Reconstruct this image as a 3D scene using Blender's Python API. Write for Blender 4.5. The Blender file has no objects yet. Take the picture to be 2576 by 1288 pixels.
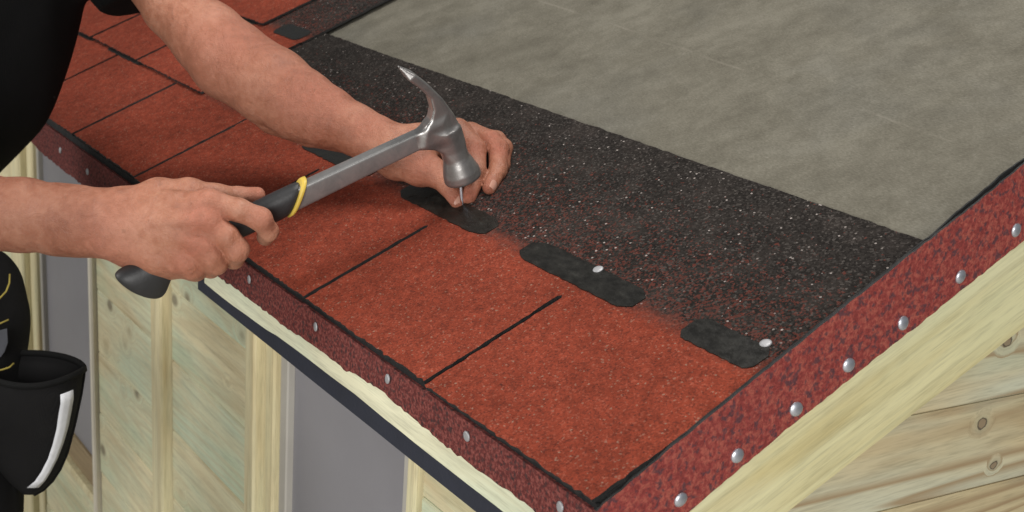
import bpy, math, random
import numpy as np
from mathutils import Matrix, Vector
random.seed(7); rng = np.random.default_rng(11)
sc = bpy.context.scene
col = sc.collection

# ------------------------------------------------------------------ camera
CAM = np.array([0.71610794, -0.58334956, 0.46848933])
AX = np.array([0.54946467, 0.83293712, 0.06560745])     # right
AY = np.array([-0.2790589, 0.10893811, 0.95407474])     # up
AZ = np.array([-0.78753711, 0.54253871, -0.29229616])   # forward
FPX = 3496.8                                            # focal length for a 2575 px wide frame
cd = bpy.data.cameras.new('camera'); cam = bpy.data.objects.new('camera', cd); col.objects.link(cam)
cd.sensor_width = 36.0; cd.lens = 36.0 * FPX / 2575.0
cd.clip_start = 0.02; cd.clip_end = 200
cam.matrix_world = Matrix((
    (AX[0], AY[0], -AZ[0], CAM[0]), (AX[1], AY[1], -AZ[1], CAM[1]),
    (AX[2], AY[2], -AZ[2], CAM[2]), (0, 0, 0, 1)))
cd.dof.use_dof = True; cd.dof.focus_distance = 1.32; cd.dof.aperture_fstop = 13.0
sc.camera = cam
sc.render.resolution_x = 1024; sc.render.resolution_y = 512

# ------------------------------------------------------------------ light: soft workshop lamps plus an added left fill, dim neutral room
w = bpy.data.worlds.new('World'); sc.world = w; w.use_nodes = True
bg = w.node_tree.nodes['Background']; bg.inputs['Color'].default_value = (.93, .97, 1.0, 1); bg.inputs['Strength'].default_value = 0.17
def lamp(name, loc, aim, size, power, color):
    l = bpy.data.lights.new(name, 'AREA'); l.shape = 'RECTANGLE'; l.size, l.size_y = size; l.energy = power; l.color = color
    o = bpy.data.objects.new(name, l); col.objects.link(o); o.location = loc
    o.rotation_euler = (Vector(loc) - Vector(aim)).to_track_quat('Z', 'Y').to_euler()
lamp('overhead_softbox', (-.45, .45, 2.5), (-.8, .12, .05), (.95, .8), 60, (1.0, .97, .93))
lamp('front_softbox', (3.0, -2.9, 1.15), (-.5, .1, -.05), (2.0, 1.4), 198, (1.0, .98, .95))
lamp('left_fill', (-2.3, -2.3, .9), (-1.2, .1, -.3), (1.4, 1.4), 42, (1.0, .98, .95))  # fill added to brighten the left part of the wall
vs = sc.view_settings
vs.view_transform = 'Standard'; vs.look = 'None'; vs.exposure = -0.08; vs.gamma = 1.0; vs.use_curve_mapping = False
sc.render.engine = 'CYCLES'

# ------------------------------------------------------------------ geometry helpers
TH = math.radians(24.034); CT, ST = math.cos(TH), math.sin(TH)
def at(px, py, d):                      # a point in front of the camera, in metres
    return CAM + d * (((px - 1288) / FPX) * AX - ((py - 644) / FPX) * AY + AZ)
def camxyz(px, py, d):
    return np.array([(px - 1288) / FPX * d, -(py - 644) / FPX * d, d])
def cam2world(V):
    V = np.asarray(V, float)
    return CAM + V[:, :1] * AX + V[:, 1:2] * AY + V[:, 2:3] * AZ
def w2r(P):                             # world -> roof frame (along eave, up slope, above deck)
    P = np.asarray(P, float)
    return np.stack([P[..., 0], P[..., 1] * CT + P[..., 2] * ST, -P[..., 1] * ST + P[..., 2] * CT], -1)
def r2w(P):
    P = np.asarray(P, float)
    return np.stack([P[..., 0], P[..., 1] * CT - P[..., 2] * ST, P[..., 1] * ST + P[..., 2] * CT], -1)
def empty(name, loc=(0, 0, 0), rot=(0, 0, 0)):
    o = bpy.data.objects.new(name, None); col.objects.link(o); o.location = loc; o.rotation_euler = rot
    o.empty_display_size = 0.05
    return o
def tag(o, label=None, cat=None, group=None, kind=None):
    if label: o['label'] = label
    if cat: o['category'] = cat
    if group: o['group'] = group
    if kind: o['kind'] = kind
    return o
def mesh(name, V, F, mats, parent=None, smooth=False, midx=None):
    me = bpy.data.meshes.new(name)
    me.from_pydata([tuple(map(float, v)) for v in V], [], [tuple(map(int, f)) for f in F])
    for m in (mats if isinstance(mats, (list, tuple)) else [mats]): me.materials.append(m)
    if midx is not None: me.polygons.foreach_set('material_index', midx)
    if smooth: me.polygons.foreach_set('use_smooth', [True] * len(me.polygons))
    me.update()
    o = bpy.data.objects.new(name, me); col.objects.link(o)
    if parent: o.parent = parent
    return o
def crisp(o, deg=35):
    o.data.set_sharp_from_angle(angle=math.radians(deg)); return o
def inst(name, me, parent, mw=None):
    o = bpy.data.objects.new(name, me); col.objects.link(o); o.parent = parent
    if mw is not None: o.matrix_local = mw
    return o
def box(x0, x1, y0, y1, z0, z1, bev=0.0):
    """box with the long edges along x chamfered"""
    b = bev
    if b <= 0:
        sec = [(y0, z0), (y1, z0), (y1, z1), (y0, z1)]
    else:
        sec = [(y0 + b, z0), (y1 - b, z0), (y1, z0 + b), (y1, z1 - b), (y1 - b, z1), (y0 + b, z1), (y0, z1 - b), (y0, z0 + b)]
    n = len(sec)
    V = [(x0, y, z) for y, z in sec] + [(x1, y, z) for y, z in sec]
    F = [(i, (i + 1) % n, n + (i + 1) % n, n + i) for i in range(n)] + [tuple(range(n - 1, -1, -1)), tuple(range(n, 2 * n))]
    F = [tuple(reversed(f)) for f in F]
    return V, F
def boxv(x0, x1, y0, y1, z0, z1, bev=0.0):
    """the same with the long edges along z"""
    V, F = box(z0, z1, x0, x1, y0, y1, bev)
    return [(b, c, a) for a, b, c in V], F
def slab(outline, h0, h1):
    """prism over an outline of (u, v[, dh]); returns V, F, material indices (0 top, 1 sides)"""
    n = len(outline)
    V = [(p[0], p[1], h1 + (p[2] if len(p) > 2 else 0)) for p in outline] + [(p[0], p[1], h0) for p in outline]
    F = [tuple(range(n)), tuple(range(2 * n - 1, n - 1, -1))]
    mi = [0, 1]
    for i in range(n):
        j = (i + 1) % n
        F.append((i, n + i, n + j, j)); mi.append(1)
    return V, F, mi
def edge(p, q, step=0.006, amp=0.0006):
    """points from p to q (q left out) with a rough cut"""
    p, q = np.array(p, float), np.array(q, float)
    L = np.linalg.norm(q - p); n = max(1, int(L / step)); d = (q - p) / L; nn = np.array([-d[1], d[0]])
    out = [tuple(p)]
    for i in range(1, n):
        out.append(tuple(p + (q - p) * i / n + nn * rng.normal(0, amp)))
    return out
def tube(pts, r, seg=8, closed=False):
    pts = [np.array(p, float) for p in pts]; n = len(pts); V = []; F = []
    rr = r if hasattr(r, '__len__') else [r] * n
    for i, p in enumerate(pts):
        a = pts[(i - 1) % n] if (closed or i > 0) else pts[i]; b = pts[(i + 1) % n] if (closed or i < n - 1) else pts[i]
        t = b - a; t /= np.linalg.norm(t)
        s = np.cross(t, [0.3, 0.2, 0.93]); s /= np.linalg.norm(s); u = np.cross(s, t)
        for k in range(seg):
            an = 2 * math.pi * k / seg
            V.append(p + rr[i] * (math.cos(an) * s + math.sin(an) * u))
    m = n if closed else n - 1
    for i in range(m):
        for k in range(seg):
            a = i * seg + k; b = i * seg + (k + 1) % seg; j = ((i + 1) % n) * seg
            F.append((a, b, j + (k + 1) % seg, j + k))
    if not closed:
        F += [tuple(range(seg - 1, -1, -1)), tuple(range((n - 1) * seg, n * seg))]
    return V, F

# ------------------------------------------------------------------ signed distance meshing (surface nets)
def smin(a, b, k):
    h = np.maximum(k - np.abs(a - b), 0) / k
    return np.minimum(a, b) - h * h * k * 0.25
def nets(val, lo, vx):
    s = val < 0
    nx, ny, nz = val.shape
    cnt = np.zeros((nx - 1, ny - 1, nz - 1), np.int8)
    for i in (0, 1):
        for j in (0, 1):
            for k in (0, 1): cnt += s[i:nx - 1 + i, j:ny - 1 + j, k:nz - 1 + k]
    cells = np.argwhere((cnt > 0) & (cnt < 8))
    idx = -np.ones(cnt.shape, np.int64); idx[tuple(cells.T)] = np.arange(len(cells))
    acc = np.zeros((len(cells), 3)); num = np.zeros(len(cells))
    cor = [(i, j, k) for i in (0, 1) for j in (0, 1) for k in (0, 1)]
    for a in cor:
        for ax in range(3):
            if a[ax] == 1: continue
            b = list(a); b[ax] = 1
            va = val[tuple((cells + a).T)]; vb = val[tuple((cells + b).T)]
            m = (va < 0) != (vb < 0)
            t = np.where(m, va / np.where(m, va - vb, 1), 0)
            p = np.tile(np.array(a, float), (len(cells), 1)); p[:, ax] = t
            acc += np.where(m[:, None], p, 0); num += m
    V = (cells + acc / num[:, None]) * vx + lo
    F = []
    for ax in range(3):
        sh = [slice(None)] * 3; sh2 = [slice(None)] * 3
        sh[ax] = slice(0, -1); sh2[ax] = slice(1, None)
        d = s[tuple(sh)] != s[tuple(sh2)]
        e = np.argwhere(d)
        b, c = (ax + 1) % 3, (ax + 2) % 3
        e = e[(e[:, b] > 0) & (e[:, c] > 0) & (e[:, b] < val.shape[b] - 1) & (e[:, c] < val.shape[c] - 1)]
        if not len(e): continue
        q = []
        for db, dc in ((-1, -1), (0, -1), (0, 0), (-1, 0)):
            g = e.copy(); g[:, b] += db; g[:, c] += dc
            q.append(idx[tuple(g.T)])
        q = np.stack(q, 1)
        flip = s[tuple(e.T)]
        q[~flip] = q[~flip][:, ::-1]
        F.append(q)
    return V, np.concatenate(F)
class Grid:
    def __init__(s, lo, hi, vx):
        s.lo, s.vx = np.array(lo, float), vx
        n = np.ceil((np.array(hi) - s.lo) / vx).astype(int) + 1
        s.ax = [(s.lo[i] + np.arange(n[i]) * vx).astype(np.float32) for i in range(3)]
        s.n = n
    def new(s, v=0.06): return np.full(s.n, v, np.float32)
    def sub(s, lo, hi):
        i0 = np.clip(((np.array(lo) - s.lo) / s.vx).astype(int), 0, s.n); i1 = np.clip(((np.array(hi) - s.lo) / s.vx).astype(int) + 2, 0, s.n)
        sl_ = tuple(slice(a, b) for a, b in zip(i0, i1))
        X = np.meshgrid(*[s.ax[i][sl_[i]] for i in range(3)], indexing='ij', sparse=True)
        return sl_, X
    def cone(s, val, p, q, r1, r2, k, flat=None):
        """smooth union of a tapered capsule into val"""
        p, q = np.array(p, float), np.array(q, float); pad = max(r1, r2) + 0.02 + k
        sl_, X = s.sub(np.minimum(p, q) - pad, np.maximum(p, q) + pad)
        if min(a.stop - a.start for a in sl_) <= 0: return
        d = q - p; L2 = d @ d + 1e-12
        t = np.clip(((X[0] - p[0]) * d[0] + (X[1] - p[1]) * d[1] + (X[2] - p[2]) * d[2]) / L2, 0, 1)
        D = np.sqrt((X[0] - p[0] - t * d[0]) ** 2 + (X[1] - p[1] - t * d[1]) ** 2 + (X[2] - p[2] - t * d[2]) ** 2) - (r1 + (r2 - r1) * t)
        val[sl_] = smin(val[sl_], D.astype(np.float32), k)
    def full(s): return np.meshgrid(*s.ax, indexing='ij', sparse=True)

# ------------------------------------------------------------------ materials
def srgb(r, g, b):
    f = lambda c: (c / 255 / 12.92) if c / 255 <= 0.04045 else ((c / 255 + 0.055) / 1.055) ** 2.4
    return (f(r), f(g), f(b), 1)
class NT:
    def __init__(s, name):
        s.m = bpy.data.materials.new(name); s.m.use_nodes = True; s.t = s.m.node_tree; s.t.nodes.clear()
        s.out = s.t.nodes.new('ShaderNodeOutputMaterial'); s.p = s.t.nodes.new('ShaderNodeBsdfPrincipled')
        s.t.links.new(s.p.outputs[0], s.out.inputs[0])
    def n(s, kind, ins=None, **kw):
        x = s.t.nodes.new(kind)
        for k, v in kw.items(): setattr(x, k, v)
        for k, v in (ins or {}).items(): s.set(x.inputs[k], v)
        return x
    def set(s, sock, v):
        if isinstance(v, bpy.types.NodeSocket): s.t.links.new(v, sock)
        else: sock.default_value = v
    def obj(s): return s.n('ShaderNodeTexCoord').outputs['Object']
    def pos(s): return s.n('ShaderNodeNewGeometry').outputs['Position']
    def rnd(s): return s.n('ShaderNodeObjectInfo').outputs['Random']
    def mapping(s, v, scale=(1, 1, 1), rot=(0, 0, 0), loc=(0, 0, 0)):
        return s.n('ShaderNodeMapping', {'Vector': v, 'Scale': scale, 'Rotation': rot, 'Location': loc}).outputs[0]
    def noise(s, v, scale, detail=3, rough=0.55, dist=0.0, out='Fac'):
        return s.n('ShaderNodeTexNoise', {'Vector': v, 'Scale': scale, 'Detail': detail, 'Roughness': rough, 'Distortion': dist}).outputs[out]
    def voro(s, v, scale, out='Color', feature='F1', rand=1.0):
        return s.n('ShaderNodeTexVoronoi', {'Vector': v, 'Scale': scale, 'Randomness': rand}, feature=feature).outputs[out]
    def ramp(s, f, stops, interp='LINEAR'):
        r = s.n('ShaderNodeValToRGB', {'Fac': f}); r.color_ramp.interpolation = interp
        e = r.color_ramp.elements
        while len(e) < len(stops): e.new(0.5)
        for el, (p, c) in zip(e, stops):
            el.position = p; el.color = c if hasattr(c, '__len__') else (c, c, c, 1)
        return r.outputs[0]
    def mix(s, f, a, b, mode='MIX'):
        x = s.n('ShaderNodeMix', data_type='RGBA', blend_type=mode)
        s.set(x.inputs[0], f); s.set(x.inputs[6], a); s.set(x.inputs[7], b)
        return x.outputs[2]
    def math(s, op, a, b=0.0, c=0.0, clamp=False):
        x = s.n('ShaderNodeMath', operation=op, use_clamp=clamp)
        s.set(x.inputs[0], a); s.set(x.inputs[1], b); s.set(x.inputs[2], c)
        return x.outputs[0]
    def sep(s, v): return s.n('ShaderNodeSeparateXYZ', {'Vector': v}).outputs
    def rng(s, v, a, b, c=0.0, d=1.0):
        return s.n('ShaderNodeMapRange', {'Value': v, 'From Min': a, 'From Max': b, 'To Min': c, 'To Max': d}).outputs[0]
    def bump(s, h, dist, strength=1.0):
        b = s.n('ShaderNodeBump', {'Height': h, 'Distance': dist, 'Strength': strength})
        s.t.links.new(b.outputs[0], s.p.inputs['Normal'])
    def fin(s, base=None, rough=None, metal=None, **kw):
        if base is not None: s.set(s.p.inputs['Base Color'], base)
        if rough is not None: s.set(s.p.inputs['Roughness'], rough)
        if metal is not None: s.set(s.p.inputs['Metallic'], metal)
        for k, v in kw.items(): s.set(s.p.inputs[k.replace('_', ' ')], v)
        return s.m
def g4(r, g, b): return (r, g, b, 1)

def mat_shingle():
    t = NT('mineral_shingle'); P = t.pos(); o = t.sep(t.obj())
    cell = t.sep(t.voro(P, 620))[0]
    red = t.ramp(cell, [(0.0, g4(.15, .032, .019)), (.2, g4(.21, .042, .023)), (.55, g4(.252, .046, .0235)), (.86, g4(.285, .055, .029)), (.97, g4(.31, .08, .048)), (1.0, g4(.30, .17, .12))])
    big = t.rng(t.noise(P, 9, 4, .6), .25, .75, .64, .95)
    mid = t.rng(t.noise(P, 85, 3, .6), .3, .72, .76, 1.16)
    red = t.mix(1.0, red, t.n('ShaderNodeCombineColor', {0: t.math('MULTIPLY', big, mid), 1: t.math('MULTIPLY', big, mid), 2: t.math('MULTIPLY', big, mid)}).outputs[0], 'MULTIPLY')
    spk = t.math('GREATER_THAN', t.noise(P, 260, 2, .5), .68)
    red = t.mix(t.math('MULTIPLY', spk, .45), red, g4(.05, .018, .016))
    # dark header zone: black mineral with scattered red and pale grains
    c2 = t.sep(t.voro(P, 520))
    dark = t.ramp(c2[0], [(0, g4(.010, .0082, .0072)), (.5, g4(.0175, .0148, .0130)), (.85, g4(.029, .0250, .0222)), (1, g4(.064, .056, .050))])
    clump = t.noise(P, 170, 3, .6)
    v = o[1]
    redness = t.rng(v, .17, .36, .68, .28)
    isred = t.math('LESS_THAN', t.math('ADD', t.math('MULTIPLY', c2[1], .55), t.math('MULTIPLY', clump, .75)), redness)
    isred = t.math('MULTIPLY', isred, t.rng(clump, .3, .6, .70, .32))
    dark = t.mix(isred, dark, g4(.125, .031, .021))
    c3 = t.n('ShaderNodeTexVoronoi', {'Vector': P, 'Scale': 330.0}); cc = t.sep(c3.outputs['Color'])
    pale = t.math('MULTIPLY', t.math('GREATER_THAN', cc[1], .965), t.math('LESS_THAN', c3.outputs['Distance'], .38))
    dark = t.mix(t.math('MULTIPLY', pale, t.rng(cc[2], 0, 1, .12, .8)), dark, g4(.42, .37, .34))
    dust = t.rng(t.noise(P, 22, 4, .65), .45, .8, 0, .30)
    dark = t.mix(dust, dark, g4(.075, .06, .052))
    lim = t.math('ADD', v, t.math('MULTIPLY', t.math('SUBTRACT', t.noise(P, 120, 4, .7), .5), .030))
    f = t.rng(lim, .166, .192)
    colr = t.mix(f, red, dark)
    t.bump(t.math('ADD', t.voro(P, 520, 'Distance'), t.math('MULTIPLY', t.noise(P, 160, 3), .7)), .0009, .6)
    return t.fin(colr, .95, Specular_IOR_Level=.12)
def mat_bitumen(name, c=.010, rough=.55):
    t = NT(name); P = t.pos()
    t.bump(t.noise(P, 300, 4, .65), .0012, .9)
    b = t.ramp(t.noise(P, 120, 3), [(.3, g4(c * .7, c * .7, c * .68)), (.75, g4(c * 1.5, c * 1.45, c * 1.35))])
    return t.fin(b, t.rng(t.noise(P, 60, 3), .3, .7, rough - .12, rough + .15))
def mat_adhesive():
    t = NT('adhesive_bitumen'); P = t.pos()
    n1 = t.noise(t.mapping(P, (1, 1.7, 1)), 70, 4, .6); n2 = t.noise(P, 420, 3, .7)
    t.bump(t.math('ADD', n1, t.math('MULTIPLY', n2, .2)), .0013, .6)
    b = t.ramp(n1, [(.35, g4(.008, .0074, .0062)), (.62, g4(.015, .014, .0115)), (.8, g4(.030, .029, .024))])
    return t.fin(b, t.rng(n1, .3, .7, .26, .5), Specular_IOR_Level=.30)
def mat_felt(name, scale, reds, spots, amount, rough=.9):
    t = NT(name); P = t.pos()
    n1 = t.noise(P, scale, 2, .5, .4); n2 = t.noise(t.mapping(P, loc=(3, 7, 1)), scale * .8, 2, .5, .3)
    n3 = t.noise(P, scale * 3.2, 2, .6)
    b = t.ramp(n1, [(.33, reds[0]), (.47, reds[1]), (.62, reds[2])])
    b = t.mix(t.math('MULTIPLY', t.rng(n3, .35, .7), .35), b, reds[1])
    m = t.rng(n2, amount, amount + .11)
    b = t.mix(t.math('MULTIPLY', m, .8), b, spots)
    cell = t.sep(t.voro(P, scale * 4))[0]
    b = t.mix(.5, b, t.ramp(cell, [(0, g4(.45, .45, .45)), (.7, g4(1, 1, 1)), (1, g4(1.0, .95, .95))]), 'MULTIPLY')
    t.bump(t.math('ADD', n1, t.math('MULTIPLY', cell, .4)), .0012, .6)
    return t.fin(b, rough, Specular_IOR_Level=.3)
def mat_underlay():
    t = NT('underlay_fleece'); o = t.obj(); P = t.mapping(o, (1, 1, 1), (0, 0, math.radians(14)))
    s = t.noise(t.mapping(P, (1.5, 1.0, 1)), 8.5, 5, .62, .3)
    s2 = t.noise(t.mapping(o, (1, 1, 1), (0, 0, math.radians(30))), 34, 4, .65)
    s3 = t.noise(t.mapping(o, (1, 2.2, 1), (0, 0, .5)), 260, 3, .7)
    f = t.math('ADD', t.math('MULTIPLY', s, .32), t.math('ADD', t.math('MULTIPLY', s2, .28), t.math('MULTIPLY', s3, .40)))
    b = t.ramp(f, [(.36, g4(.088, .080, .061)), (.48, g4(.122, .112, .087)), (.60, g4(.168, .156, .124))])
    cool = t.rng(t.noise(o, 4.5, 3, .6), .5, .75, 0, .55)
    b = t.mix(cool, b, t.ramp(f, [(.36, g4(.080, .077, .066)), (.60, g4(.146, .141, .122))]))
    ov = t.sep(o)
    ln = t.math('ABSOLUTE', t.math('SUBTRACT', ov[1], t.math('ADD', t.math('ADD', .514, t.math('MULTIPLY', t.noise(o, 6, 3), .012)), t.math('MULTIPLY', ov[0], -.085))))
    pale_crease = t.math('MULTIPLY', t.rng(ln, .0004, .0026, .18, 0.0), t.rng(t.noise(o, 14, 3), .45, .6))  # paler broken line along the crease
    b = t.mix(pale_crease, b, g4(.33, .30, .25))
    fib = t.math('GREATER_THAN', t.noise(t.mapping(o, (.35, 2.4, 1), (0, 0, .35)), 420, 2, .6), .74)
    b = t.mix(t.math('MULTIPLY', fib, .45), b, g4(.38, .37, .33))
    t.bump(t.math('ADD', s3, t.math('MULTIPLY', s2, 2.0)), .0016, .35)
    return t.fin(b, .92, Specular_IOR_Level=.2)
def mat_wood(name, axis, base, dark, tint, knots=0.0, grain=1.0, tint_amt=.5, rough=.62, ring=0.0, spots=()):
    """axis: 0/1/2 is the grain direction in object space"""
    t = NT(name); o = t.obj(); r = t.rnd()
    off = t.n('ShaderNodeCombineXYZ', {0: t.math('MULTIPLY', r, 37.0), 1: t.math('MULTIPLY', r, 11.3), 2: t.math('MULTIPLY', r, 23.7)}).outputs[0]
    v = t.n('ShaderNodeVectorMath', {0: o, 1: off}, operation='ADD').outputs[0]
    sc1 = [26.0, 26.0, 26.0]; sc1[axis] = 1.6
    sck = [12.0, 12.0, 12.0]; sck[axis] = 9.0
    # knots: rare ellipses that bend the grain round them
    kv = t.mapping(v, tuple(sck))
    k = t.n('ShaderNodeTexVoronoi', {'Vector': kv, 'Scale': 1.0, 'Randomness': 1.0})
    kd = k.outputs['Distance']; ks = t.math('GREATER_THAN', t.sep(k.outputs['Color'])[0], 1 - knots)
    near = t.math('MULTIPLY', ks, t.rng(kd, .08, .34, .8, 0.0))
    sp = []
    for (y_, z_, r_) in spots:          # single knots at known places on the boards
        q = t.n('ShaderNodeVectorMath', {0: t.mapping(t.pos(), (0, 1, 1)), 1: (0, y_, z_)}, operation='SUBTRACT').outputs[0]
        q = t.mapping(q, (0, .8, 1.0)); dd = t.n('ShaderNodeVectorMath', {0: q}, operation='LENGTH').outputs['Value']
        dd = t.math('DIVIDE', t.math('ADD', dd, t.math('MULTIPLY', t.math('SUBTRACT', t.noise(t.pos(), 160, 2), .5), .004)), r_)
        sp.append(dd); near = t.math('MAXIMUM', near, t.rng(dd, .8, 3.0, .35, 0.0))
    gv = t.mapping(v, tuple(sc1))
    warp = t.n('ShaderNodeCombineXYZ', {0: near, 1: near, 2: near}).outputs[0]
    gv = t.n('ShaderNodeVectorMath', {0: gv, 1: warp}, operation='ADD').outputs[0]
    n1 = t.noise(gv, 1.0, 4, .55, .8)
    rings = t.math('FRACT', t.math('MULTIPLY', t.noise(gv, .32, 2, .45, .4), 19.0))
    fine = t.noise(t.mapping(gv, (1, 1, 1)), 6.0, 3, .6)
    f = t.math('ADD', t.math('MULTIPLY', n1, .7), t.math('MULTIPLY', fine, .3))
    c = t.ramp(n1, [(.30, dark), (.5, base), (.74, tuple(min(1, x * 1.15) for x in base[:3]) + (1,))])
    sct = [7.0, 7.0, 7.0]; sct[axis] = 2.2
    tf = t.rng(t.noise(t.mapping(v, tuple(sct)), 1.0, 3, .55, .5), .45, .68, 0, tint_amt)
    c = t.mix(tf, c, tint)
    tg = t.rng(t.noise(t.mapping(v, tuple(sct), loc=(5, 9, 2)), 1.3, 3, .55, .5), .52, .72, 0, tint_amt * .6)
    c = t.mix(tg, c, (tint[0] * .74, tint[1] * .82, tint[2] * .74, 1))
    fine2 = t.noise(gv, 24.0, 2, .6)
    c = t.mix(.8, c, t.ramp(fine, [(.3, .78), (.55, 1.0), (.75, 1.0)]), 'MULTIPLY')
    c = t.mix(.38, c, t.ramp(fine2, [(.32, .72), (.52, 1.0), (.75, 1.0)]), 'MULTIPLY')
    if ring > 0:
        rr = t.math('MULTIPLY', t.math('MULTIPLY', t.rng(rings, .45, .85), t.rng(rings, 1.0, .88)), ring)
        c = t.mix(rr, c, dark)
    if knots > 0:
        core = t.math('MULTIPLY', ks, t.rng(kd, .07, .15, 1.0, 0.0)); halo = t.math('MULTIPLY', ks, t.rng(kd, .10, .22, .5, 0.0))
        c = t.mix(halo, c, tuple(x * .62 for x in base[:3]) + (1,))
        c = t.mix(t.math('MULTIPLY', core, .65), c, g4(.11, .085, .06))
    for dd in sp:
        c = t.mix(t.rng(dd, .6, 2.4, .40, 0.0), c, g4(.34, .35, .25))
        c = t.mix(t.rng(dd, .8, .95, .75, 0.0), c, g4(.24, .16, .095))
        c = t.mix(t.math('MULTIPLY', t.rng(dd, .72, .86), t.rng(dd, .98, 1.15, .9, 0.0)), c, g4(.09, .07, .05))
    t.bump(f, .0007 * grain, .5)
    return t.fin(c, rough, Specular_IOR_Level=.35)
def mat_skin():
    t = NT('skin'); o = t.obj()
    fl = t.n('ShaderNodeAttribute', attribute_name='flush').outputs['Fac']
    tan = t.n('ShaderNodeAttribute', attribute_name='tan').outputs['Fac']
    vein = t.noise(o, 38, 3, .6, 1.2); mot = t.noise(o, 95, 4, .65); big = t.noise(o, 11, 3, .5)
    b = t.ramp(t.math('ADD', t.math('MULTIPLY', mot, .45), t.math('MULTIPLY', big, .55)), [(.34, g4(.275, .104, .058)), (.5, g4(.38, .162, .098)), (.66, g4(.49, .245, .160))])
    b = t.mix(t.math('MULTIPLY', t.rng(vein, .58, .78), .30), b, g4(.24, .115, .085))
    b = t.mix(t.math('MULTIPLY', fl, t.rng(mot, .3, .62, .35, 1.0)), b, g4(.44, .125, .08))
    b = t.mix(tan, b, t.mix(1.0, b, g4(.70, .63, .60), 'MULTIPLY'))
    frk = t.math('GREATER_THAN', t.noise(o, 120, 1, .4), .765)
    b = t.mix(t.math('MULTIPLY', frk, .30), b, g4(.20, .085, .05))
    pores = t.voro(o, 900, 'Distance'); crease = t.noise(t.mapping(o, (1, 1.6, 1)), 260, 3, .6)
    t.bump(t.math('ADD', t.math('MULTIPLY', pores, .4), t.math('ADD', crease, t.math('ADD', t.math('MULTIPLY', mot, 1.5), t.math('ADD', t.math('MULTIPLY', vein, 3.0), t.math('MULTIPLY', t.math('MULTIPLY', t.noise(o, 330, 3, .7, 1.5), fl), 5.0))))), .0012, .6)
    m = t.fin(b, t.rng(mot, .3, .7, .46, .62), Specular_IOR_Level=.42)
    t.p.inputs['Subsurface Weight'].default_value = .12; t.p.inputs['Subsurface Radius'].default_value = (1.0, .35, .2); t.p.inputs['Subsurface Scale'].default_value = .006
    return m
def mat_cloth(name, c, rough=.95):
    t = NT(name); o = t.obj()
    wv = t.n('ShaderNodeTexWave', {'Vector': o, 'Scale': 420.0, 'Distortion': 1.5, 'Detail': 2.0}).outputs['Fac']
    lint = t.math('GREATER_THAN', t.noise(o, 75, 1, .3), .80)
    b = t.ramp(t.noise(o, 14, 3), [(.3, tuple(x * .75 for x in c) + (1,)), (.7, tuple(x * 1.25 for x in c) + (1,))])
    b = t.mix(t.math('MULTIPLY', lint, .22), b, g4(.16, .16, .17))
    t.bump(t.math('ADD', wv, t.noise(o, 60, 3)), .0007, .5)
    return t.fin(b, rough, Specular_IOR_Level=.15)
def mat_metal(name, c, rough, streak=0.0, metal=1.0, bumpd=.0004):
    t = NT(name); o = t.obj()
    n1 = t.noise(o, 55, 4, .65, .6); n2 = t.noise(o, 320, 3, .6)
    b = t.ramp(n1, [(.3, tuple(x * (1 - streak) for x in c) + (1,)), (.66, tuple(c) + (1,))])
    t.bump(t.math('ADD', n1, t.math('MULTIPLY', n2, .25)), bumpd, .5)
    return t.fin(b, t.rng(n1, .3, .7, rough + .10, rough - .05), metal)
def mat_plain(name, c, rough, scale=30, var=.12, **kw):
    t = NT(name); o = t.pos(); n1 = t.noise(o, scale, 4, .6)
    b = t.ramp(n1, [(.3, tuple(x * (1 - var) for x in c) + (1,)), (.7, tuple(min(1, x * (1 + var)) for x in c) + (1,))])
    t.bump(t.noise(o, scale * 8, 3), .0006, .35)
    return t.fin(b, rough, **kw)

def gpt(px, py, x=-.05):                # picture point on the gable wall -> (y, z)
    d_ = ((px - 1288) / FPX) * AX - ((py - 644) / FPX) * AY + AZ
    p_ = CAM + d_ * ((x - CAM[0]) / d_[0]); return float(p_[1]), float(p_[2])
GS = [gpt(2470, 1066) + (.0058,), gpt(2500, 1170) + (.0042,), gpt(2533, 858) + (.0058,), gpt(2300, 1330) + (.005,)]
M = {}
M['shingle'] = mat_shingle()
M['bitumen'] = mat_bitumen('bitumen_edge', .010, .7)
M['membrane'] = mat_bitumen('black_membrane', .004, .75)
M['adhesive'] = mat_adhesive()
M['underlay'] = mat_underlay()
M['verge'] = mat_felt('verge_felt_mineral', 225, (g4(.23, .040, .036), g4(.31, .058, .049), g4(.43, .11, .080)), g4(.09, .046, .056), .535)
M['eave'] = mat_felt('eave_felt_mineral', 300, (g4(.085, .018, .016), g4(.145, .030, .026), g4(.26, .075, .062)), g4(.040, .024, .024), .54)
M['barge'] = mat_wood('bargeboard_pine', 1, g4(.74, .69, .40), g4(.65, .56, .28), g4(.78, .76, .53), 0.0, .4, .5, .75, ring=.05)
M['fascia'] = mat_wood('fascia_pine', 0, g4(.72, .70, .50), g4(.60, .56, .37), g4(.60, .70, .54), .1, .5, .7, .75, ring=.2)
M['gable'] = mat_wood('gable_pine', 1, g4(.60, .50, .30), g4(.36, .25, .135), g4(.62, .65, .51), .0, 1.0, .8, .75, ring=.85, spots=GS)
M['clad'] = mat_wood('cladding_pine', 0, g4(.66, .59, .38), g4(.53, .44, .26), g4(.56, .66, .49), .85, 1.0, .85, .75, ring=.4)
M['post'] = mat_wood('post_pine', 2, g4(.68, .60, .37), g4(.53, .43, .24), g4(.62, .63, .44), .1, .8, .5, .75, ring=.3)
M['trim'] = mat_plain('pale_trim', (.66, .61, .50), .7, 20, .06)
M['sill'] = mat_wood('shaded_sill_pine', 0, g4(.30, .22, .12), g4(.2, .14, .07), g4(.33, .25, .14), .03, .8, .4)  # brown darkened to carry the shade of the window reveal
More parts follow.
